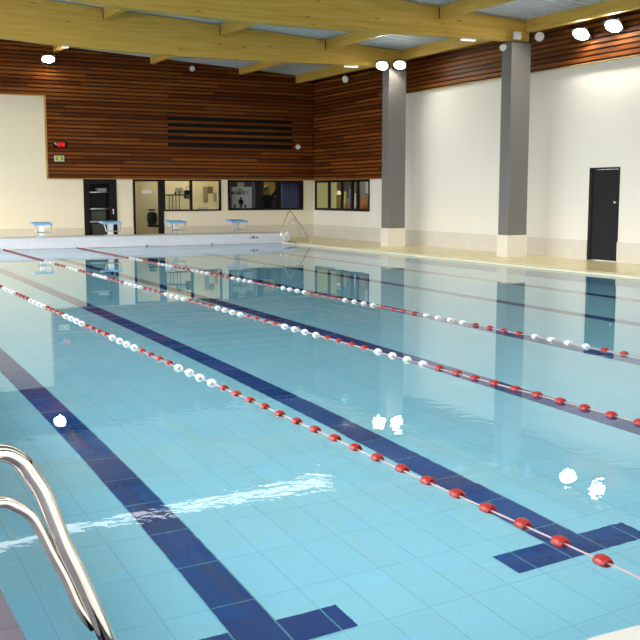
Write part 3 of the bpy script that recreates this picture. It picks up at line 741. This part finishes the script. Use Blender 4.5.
bb = MB(); bb.box(WX + .23, WX + .72, 26.93, 29.12, .93, .96); bb.build('worktop', M['bracket'], t); pary(t)
t = thing('table_lamp', 'small lamp with white shade inside the side window', 'lamp', (WX + .38, 28.95, 0.96))
bb = MB(); bb.lathe([(0, 0.96), (.06, 0.96), (.05, 1.06), (.06, 1.2), (.08, 1.4), (.06, 1.46), (0, 1.47)], 16, 'Z', (WX + .38, 28.95, 0)); bb.build('lamp_base', plain('olive_yellow', (.45, .38, .10, 1), .5), t)
bb = MB(); bb.lathe([(0, 1.60), (.06, 1.59), (.13, 1.48), (.14, 1.46), (.12, 1.47), (0, 1.56)], 16, 'Z', (WX + .38, 28.95, 0)); bb.build('lamp_shade', plain('white_shade', (.9, .88, .8, 1), .5), t); pary(t)
def vase(name, y, x, h, r, mat, lab, cat='vase'):
    bb = MB(); bb.lathe([(0, 0), (r * .8, 0), (r, h * .3), (r * .85, h * .6), (r * .4, h * .8), (r * .45, h), (0, h)], 14, 'Z', (x, y, 0.96))
    return pary(tag(bb.build(name, mat, loc=(x, y, 0.96)), lab, cat))
vase('vase', 28.50, WX + .38, .62, .09, plain('yellow_glaze', (.55, .45, .12, 1), .3), 'tall yellow vase inside the third pane of the side window')
vase('bottle', 28.22, WX + .45, .70, .05, plain('blue_glass', (.10, .18, .34, 1), .2), 'slim blue bottle inside the third pane of the side window', 'bottle')
vase('ceramic_pot', 28.33, WX + .30, .36, .08, plain('terracotta', (.45, .17, .07, 1), .5), 'round terracotta pot inside the third pane of the side window', 'pot')
vase('bottle', 27.85, WX + .38, .56, .045, M['plastic'], 'slim white bottle inside the fourth pane of the side window', 'bottle')
vase('ceramic_pot', 27.38, WX + .38, .48, .16, plain('orange_glaze', (.55, .20, .06, 1), .5), 'big orange pot inside the rightmost pane of the side window', 'pot')
bb = MB(); bb.box(WX + .014, WX + .018, 27.02, 27.22, 1.52, 1.86)
tag(bb.build('notice_sheet', pg, loc=(WX + .014, 27.1, 1.52)), 'pale paper sheet in the top corner of the rightmost side window pane', 'paper')

# ---------------------------------------------------------------- wall equipment
t = thing('digital_clock', 'black digital clock with red glowing digits on the dark slats', 'clock', (7.01, WY - .09, 2.90))
bb = MB(); bb.rbox(6.84, 7.26, WY - .15, WY - .09, 2.87, 3.05, .008); bb.build('case', M['black'], t)
rd = emit('red_digits', (1, .02, .02, 1), 1.6)
for k, cx in enumerate((7.0, 7.12)):
    bb = MB(); yf = WY - .156
    w, h_, th = .07, .10, .016; z = 2.96
    for (sx, sz, dx, dz) in ((w, th, 0, h_ / 2), (w, th, 0, 0), (w, th, 0, -h_ / 2), (th, h_ / 2, w / 2, h_ / 4), (th, h_ / 2, w / 2, -h_ / 4), (th, h_ / 2, -w / 2, h_ / 4), (th, h_ / 2, -w / 2, -h_ / 4)):
        bb.box(cx + dx - sx / 2, cx + dx + sx / 2, yf, yf + .008, z + dz - sz / 2, z + dz + sz / 2)
    bb.build('digit', rd, t)
bb = MB(); bb.box(6.87, 6.90, WY - .156, WY - .15, 2.98, 3.01); bb.box(6.90, 6.93, WY - .156, WY - .15, 2.95, 2.98); bb.build('status_mark', M['plastic'], t)
t = thing('wall_sign', 'small pale green sign with yellow centre below the digital clock', 'sign', (6.99, WY - .09, 2.45))
bb = MB(); bb.rbox(6.86, 7.15, WY - .13, WY - .09, 2.46, 2.63, .008); bb.build('sign_panel', plain('sign_white', (.62, .66, .50, 1), .5), t)
bb = MB(); bb.box(6.89, 7.12, WY - .134, WY - .13, 2.495, 2.60); bb.build('green_field', plain('sign_green', (.20, .30, .12, 1), .5), t)
bb = MB(); bb.box(6.96, 7.06, WY - .138, WY - .134, 2.51, 2.585); bb.build('yellow_mark', plain('sign_yellow', (.75, .68, .06, 1), .5), t)

def speaker(p, d, lab, s=1.0):
    t = thing('wall_speaker', lab, 'speaker', p, 'white speakers under the roof')
    D = Vector(d).normalized(); q = D.to_track_quat('Z', 'Y').to_matrix().to_4x4(); Mx = Matrix.Translation(Vector(p)) @ q
    bb = MB(); bb.lathe([(0, -.12), (.05, -.115), (.075, -.08), (.085, 0), (.105, .06), (.105, .075), (.09, .078)], 20, 'Z')
    bb.v = [Mx @ (Vector(v) * s) for v in bb.v]; sb = bb.build('speaker_body', M['plastic'], t)
    bb = MB(); bb.lathe([(.092, .074), (.06, .066), (0, .06)], 20, 'Z'); bb.v = [Mx @ (Vector(v) * s) for v in bb.v]; bb.build('grille', M['plastic'], sb)
    bb = MB(); bb.tube([Mx @ Vector((0, 0, -.10 * s)), Mx @ Vector((0, .12 * s, -.17 * s))], .012, 8, samples=1); bb.build('mounting_arm', M['bracket'], t)
speaker((11.2, WY - .22, 5.40), (-.3, -1, -.4), 'small white speaker high on the far wall left of the louvre', .8)
speaker((14.86, WY - .25, 3.06), (-.3, -1, -.5), 'small white speaker at the right end of the louvre', .8)
speaker((15.30, 27.9, 5.03), (-1, -.6, -.3), 'white speaker high on the side wall near the corner column', 1.05)
speaker((14.16, 18.55, 4.74), (-1, -.6, -.5), 'white speaker on the left side of the column nearest the black door', .72)
speaker((15.10, 18.48, 5.03), (-.6, -1, -.3), 'large white speaker right of the head of the column nearest the black door', 1.0)
bb = MB(); bb.rbox(14.44, 14.61, 18.50, 18.60, 4.93, 5.10, .01)
tag(bb.build('junction_box', M['plastic'], loc=(14.53, 18.55, 4.93)), 'white square box on the beam end above the column', 'box')

def batten(x0, x1, y, z, lab):
    t = thing('batten_light', lab, 'light', ((x0 + x1) / 2, y, z), 'small batten lights under the roof beams')
    bb = MB(); bb.box(x0, x1, y, y + .1, z + .02, z + .05); bb.build('housing', M['plastic'], t)
    bb = MB(); bb.box(x0 + .01, x1 - .01, y + .01, y + .09, z, z + .02); bb.build('diffuser', emit('batten_diffuser', (1, .97, .88, 1), 1.3), t)
batten(13.15, 13.55, 24.03, 4.855, 'small white light under the farther beam beside the corner column')
batten(13.18, 13.55, 18.73, 4.855, 'small white light under the front beam beside the grey column')
batten(5.66, 5.82, 24.03, 4.87, 'tiny white light under the farther beam right of the far floodlight')

def flood(p, d, lab, w=.34, h=.24, arm=(0, .2, .1), lens=None):
    t = thing('flood_light', lab, 'floodlight', p, 'floodlights under the roof')
    D = Vector(d).normalized(); q = (-D).to_track_quat('Y', 'Z').to_matrix().to_4x4(); Mx = Matrix.Translation(Vector(p)) @ q   # local -Y faces D
    bb = MB(); o_ = [(-w / 2 - .02, -.0, -h / 2 - .02), (w / 2 + .02, 0, -h / 2 - .02), (w / 2 + .02, 0, h / 2 + .02), (-w / 2 - .02, 0, h / 2 + .02)]
    k_ = [(-w / 3, .12, -h / 4), (w / 3, .12, -h / 4), (w / 3, .12, h / 3), (-w / 3, .12, h / 3)]
    bb.add([Mx @ Vector(v) for v in o_ + k_], [(0, 1, 2, 3), (4, 7, 6, 5), (0, 4, 5, 1), (1, 5, 6, 2), (2, 6, 7, 3), (3, 7, 4, 0)])
    hs = bb.build('housing', M['bracket'], t)
    bb = MB(); bb.add([Mx @ Vector((w / 2 * math.cos(a * PI / 12), -.012, h / 2 * math.sin(a * PI / 12))) for a in range(24)], [tuple(range(24))])
    bb.build('lens', lens or M['lamp'], hs)
    bb = MB(); bb.tube([Mx @ Vector((0, .1, 0)), Vector(p) + Vector(arm)], .014, 8, samples=1); bb.build('bracket', M['bracket'], t)
flood((6.73, WY - .32, 5.40), (0, -1, -1.0), 'single floodlight glowing high on the far wood wall above the clock', arm=(0, .22, .05))
flood((14.10, 23.72, 4.90), (-.9, -1, -1.7), 'left of the pair of floodlights on the corner column', .30, .28, arm=(.36, .2, .02))
flood((14.62, 23.66, 4.94), (-.8, -1, -1.7), 'right of the pair of floodlights on the corner column', .30, .28, arm=(0, .25, .02))
flood((15.28, 17.30, 4.93), (-1, -.35, -1.6), 'left of the pair of floodlights above the bright white wall', .34, .34, arm=(.25, 0, .05))
flood((15.28, 16.32, 4.96), (-1, -.35, -1.6), 'right of the pair of floodlights above the bright white wall', .34, .34, arm=(.25, 0, .05))

side = emit('side_flood_lens', (1, .95, .86, 1), 120)  # unseen left-wall floodlights, added to brighten the far and right walls
for yy, zz_, lab in ((7.0, 4.1, 'wide floodlight on the left wall over the near half of the pool'), (11.2, 4.1, 'wide floodlight on the left wall over the middle of the pool'), (19.5, 3.9, 'wide floodlight on the left wall before the farther beam'), (26.2, 3.7, 'wide floodlight on the left wall nearest the far wall')):
    flood((-2.15, yy, zz_), (1, .42, -.85), lab, 1.7, .6, arm=(-.33, 0, .1), lens=side)
# suspended luminaires (one shows only as its reflection; the rest are added fill light)
def luminaire(x0, x1, y0, y1, z, mat, lab, slope=0):
    zl = z + slope * (x1 - x0)                     # left end, following the roof pitch
    t = thing('suspended_luminaire', lab, 'light', ((x0 + x1) / 2, (y0 + y1) / 2, z), 'long luminaires between the roof beams')
    bb = MB(); bb.add([(x0 - .03, y0 - .03, zl + .004), (x1 + .03, y0 - .03, z + .004), (x1 + .03, y1 + .03, z + .004), (x0 - .03, y1 + .03, zl + .004),
                       (x0 - .03, y0 - .03, zl + .08), (x1 + .03, y0 - .03, z + .08), (x1 + .03, y1 + .03, z + .08), (x0 - .03, y1 + .03, zl + .08)],
                      [(0, 1, 2, 3), (4, 7, 6, 5), (0, 4, 5, 1), (1, 5, 6, 2), (2, 6, 7, 3), (3, 7, 4, 0)]); bb.build('housing', M['plastic'], t)
    bb = MB(); bb.add([(x0, y0, zl), (x0, y1, zl), (x1, y1, z), (x1, y0, z)], [(0, 1, 2, 3)]); bb.build('diffuser', mat, t, fix=False)
    for x in (x0 + .4, x1 - .4):
        zz_ = zl + (z - zl) * (x - x0) / (x1 - x0) + .07
        for yy in (y0 + .1, y1 - .1):
            bb = MB(); bb.tube([(x, yy, zz_), (x, yy, roofz(x))], .008, 6, samples=1); bb.build('suspension_rod', M['satin'], t)
luminaire(1.2, 10.7, 19.75, 20.75, 5.20, M['strip_hot'], 'long bright luminaire hung between the two visible roof beams', .0556)
for (y, lab) in ((9.4, 'long luminaire over the middle of the pool'), (5.2, 'long luminaire over the near half of the pool'), (.4, 'long luminaire over the near deck')):
    luminaire(.5, 8.6, y, y + 1.0, 4.75, M['strip'], lab)

# ---------------------------------------------------------------- starting blocks
def block(x, lab, first=None):
    if first:
        c = copy_tree(first); c.location.x = x; c['label'] = lab; return c
    y = 28.27
    t = thing('starting_block', lab, 'starting block', (x, y, .33), 'starting blocks on the far pool wall')
    bb = MB(); bb.prism([(y - .27, .645), (y + .22, .68), (y + .22, .73), (y - .27, .695)], x - .26, x + .26, 'X'); bb.build('platform', M['blockblue'], t)
    bb = MB(); bb.rbox(x - .075, x + .075, y - .07, y + .07, .345, .665, .012); bb.box(x - .16, x + .16, y - .12, y + .12, .33, .348); bb.build('pedestal', M['satin'], t)
    bb = MB()
    bb.tube([(x - .24, y - .2, .665), (x - .22, y - .26, .58), (x - .2, y - .28, .49), (x - .18, y - .28, .455), (x + .18, y - .28, .455), (x + .2, y - .28, .49), (x + .22, y - .26, .58), (x + .24, y - .2, .665)], .014, 8, samples=4)
    bb.build('hand_grip', M['satin'], t)
    return t
BL = [5.92, 7.86, 9.79, 11.74]
bl = block(BL[0], 'leftmost pale blue starting block in front of the blank cream wall')
block(BL[1], 'pale blue starting block in front of the black door with shelves', bl)
block(BL[2], 'pale blue starting block below the bright office window', bl)
block(BL[3], 'pale blue starting block below the poster window, nearest the ladder', bl)

# anchors without a rope, depth mark
for x, lab in ((2.856 + 3 * LANE, 'small dark rope anchor on the pool end wall below the glazed door'), (2.856 + 4 * LANE, 'small dark rope anchor on the pool end wall below the office window'), ):
    bb = MB(); bb.lathe([(0, -.02), (.012, -.02), (.018, -.012), (.02, 0)], 12, 'Y', (x, PY1, .03)); bb.tube([(x, PY1 - .015, .03), (x + .02, PY1 - .03, .03), (x, PY1 - .045, .03)], .005, 6)
    tag(bb.build('rope_anchor', M['bracket'], loc=(x, PY1, .03)), lab, 'anchor', 'unused rope anchors')
t = thing('depth_mark', 'small dark depth marking on the low end wall near the ladder', 'marking', (12.18, PY1, .19))
text_mesh('1,80 m', .105, M['bracket'], 'digits', t, Matrix.Translation((12.18, PY1 - .003, .195)) @ R)

# ---------------------------------------------------------------- lane ropes
def float_mesh(white):
    bb = MB()
    if white:
        r, L = .039, .030
        bb.lathe([(.012, -L + .012), (.024, -L), (.031, -L + .003), (.0365, -L * .55), (r, 0), (.0365, L * .55), (.031, L - .003), (.024, L), (.012, L - .012)], 18, 'Y')
    else:
        r, L = .0355, .034
        bb.lathe([(.010, -L + .03), (.022, -L + .022), (.024, -L), (.028, -L), (.034, -L * .5), (r, 0), (.034, L * .5), (.028, L), (.024, L), (.022, L - .022), (.010, L - .03)], 18, 'Y')
        for k in range(4):
            a = k * PI / 2 + .4
            bb.obox(Matrix.Rotation(-a, 4, 'Y') @ Matrix.Translation((.02, 0, 0)), .018, 2 * L - .012, .004)
    me = bb.build('tmp', M['whitep'] if white else M['red']); d = me.data; bpy.data.objects.remove(me); return d
FM = {True: float_mesh(True), False: float_mesh(False)}
def rope(x, first, lab):
    t = thing('lane_rope', lab, 'lane rope', (x, PY0, 0), 'floating lane ropes')
    z = .003
    bb = MB(); pts = [(x, PY0 + .01, z), (x, PY0 + .6, z)] + [(x + .006 * math.sin(k * 1.7 + x), PY0 + .6 + k * 1.22, z) for k in range(1, 20)] + [(x, PY1 - .4, z), (x, PY1 - .01, z + .01)]
    bb.tube(pts, .0042, 8, samples=3); bb.build('cable', M['cable'], t)
    for yy, s_ in ((PY0, 1), (PY1, -1)):
        bb = MB(); bb.tube([(x, yy + .005 * s_, z + .01), (x, yy + .09 * s_, z + .01)], .016, 8, samples=1); bb.build('anchor_hook', M['bracket'], t)
    y = first; i = 0
    while y < PY1 - .2:
        far_i = (PY1 - .25 - y) / .2605
        white = (i >= 17 and ((i - 17) // 4) % 2 == 0 and far_i > 16)
        o = bpy.data.objects.new('float', FM[white]); C.objects.link(o); o.parent = t
        o.location = (random.uniform(-.004, .004), y - PY0, z - .007); o.rotation_euler = (random.uniform(-.06, .06), random.uniform(0, 6.28), random.uniform(-.07, .07))
        o['label'] = 'white float' if white else 'red float'
        y += .2605 if i < 85 else .262; i += 1
    return t
rope(ROPEX[0], 3.0, 'nearest red and white lane rope, all red floats at its near end')
rope(ROPEX[1], 2.98, 'middle red and white lane rope crossing the frame')
rope(ROPEX[2], 3.10, 'farthest red and white lane rope, starting below the black shelf door')

# ---------------------------------------------------------------- ladders / hand rails
t = thing('pool_handrail', 'large polished steel handrail with double tube at the near left pool edge', 'handrail', (.3, 2.85, DZ))
yo = 2.85
out_ = [(.00, DZ + .0), (.06, .20), (.19, .50), (.30, .68), (.38, .758), (.463, .781), (.515, .755), (.546, .708), (.576, .652), (.604, .572), (.633, .484), (.675, .381), (.753, .17), (.815, .0), (.86, -.14), (.87, -.35)]
bb = MB(); bb.tube([(a, yo, c) for a, c in out_], .0255, 20); bb.build('outer_tube', M['steel'], t)
inn = [(.13, .335), (.25, .50), (.36, .61), (.457, .637), (.503, .618), (.541, .587), (.567, .541), (.596, .471), (.634, .387), (.675, .28), (.715, .215)]
bb = MB(); bb.tube([(a, yo + .008, c) for a, c in inn], .0165, 16); bb.build('inner_tube', M['steel'], t)
bb = MB(); bb.lathe([(0, DZ), (.06, DZ), (.06, DZ + .008), (.03, DZ + .015), (.03, DZ + .02)], 20, 'Z', (.0, yo, 0)); bb.build('floor_flange', M['steel'], t)
t = thing('pool_ladder', 'thin steel ladder rail at the far right corner of the pool', 'ladder', (13.3, 27.0, DZ))
for dy in (0, -.0):
    pass
o_pts = [(13.60, DZ), (13.52, .20), (13.317, .519), (13.086, .80), (13.0, .93), (12.945, .985), (12.88, .95), (12.80, .82), (12.725, .65), (12.635, .39), (12.62, .25), (12.70, .13), (12.86, .09), (13.10, .07)]
bb = MB(); bb.tube([(a, 27.0, c) for a, c in o_pts], .015, 10); bb.build('outer_rail', M['steel'], t)
i_pts = [(13.36, DZ), (13.30, .25), (13.18, .62), (13.07, .74), (12.97, .72), (12.90, .60), (12.84, .42), (12.82, .25), (12.88, .14), (12.98, .09)]
bb = MB(); bb.tube([(a, 27.05, c) for a, c in i_pts], .010, 10); bb.build('inner_rail', M['steel'], t)
for x_ in (12.80, 13.03):
    bb = MB(); bb.lathe([(0, -.03), (.018, -.024), (.028, 0), (.018, .024), (0, .03)], 12, 'Z', (x_, 26.96, .03)); bb.build('anchor_cap', M['whitep'], t)
bb = MB(); bb.lathe([(0, DZ), (.05, DZ), (.05, DZ + .01), (.02, DZ + .02)], 12, 'Z', (13.60, 27.0, 0)); bb.build('floor_flange', M['steel'], t)

# ---------------------------------------------------------------- world, camera, settings
w = bpy.data.worlds.new('world'); sc.world = w; w.use_nodes = True
bg = w.node_tree.nodes['Background']
wt = w.node_tree; wtc = wt.nodes.new('ShaderNodeTexCoord'); wsx = wt.nodes.new('ShaderNodeSeparateXYZ'); wcr = wt.nodes.new('ShaderNodeValToRGB')
wmr = wt.nodes.new('ShaderNodeMapRange'); wmr.inputs['From Min'].default_value = -1; wmr.inputs['From Max'].default_value = 1
wt.links.new(wtc.outputs['Generated'], wsx.inputs[0]); wt.links.new(wsx.outputs[2], wmr.inputs['Value']); wt.links.new(wmr.outputs[0], wcr.inputs[0]); wt.links.new(wcr.outputs[0], bg.inputs[0])
we = wcr.color_ramp.elements; we[0].position = .49; we[0].color = (.05, .05, .045, 1); we[1].position = .51; we[1].color = (.94, .97, 1, 1)
bg.inputs[1].default_value = 6.0

cam = bpy.data.cameras.new('camera'); co = bpy.data.objects.new('camera', cam); C.objects.link(co)
cam.sensor_width = 36; cam.lens = 1005.86 / 640 * 36; cam.clip_start = .05; cam.clip_end = 200
co.location = (0, 0, 1.5); co.rotation_euler = (PI / 2 - .124767, 0, -.476047)
sc.camera = co
sc.view_settings.view_transform = 'Standard'; sc.view_settings.look = 'None'; sc.view_settings.gamma = 1; sc.view_settings.exposure = 0.0
sc.view_settings.use_curve_mapping = False
cy = sc.cycles
cy.use_denoising = True; cy.denoiser = 'OPENIMAGEDENOISE'; cy.denoising_input_passes = 'RGB_ALBEDO_NORMAL'
cy.max_bounces = 14; cy.diffuse_bounces = 5; cy.glossy_bounces = 5; cy.transmission_bounces = 10; cy.transparent_max_bounces = 12
cy.caustics_refractive = True; cy.caustics_reflective = False; cy.blur_glossy = .2
cy.sample_clamp_indirect = 8
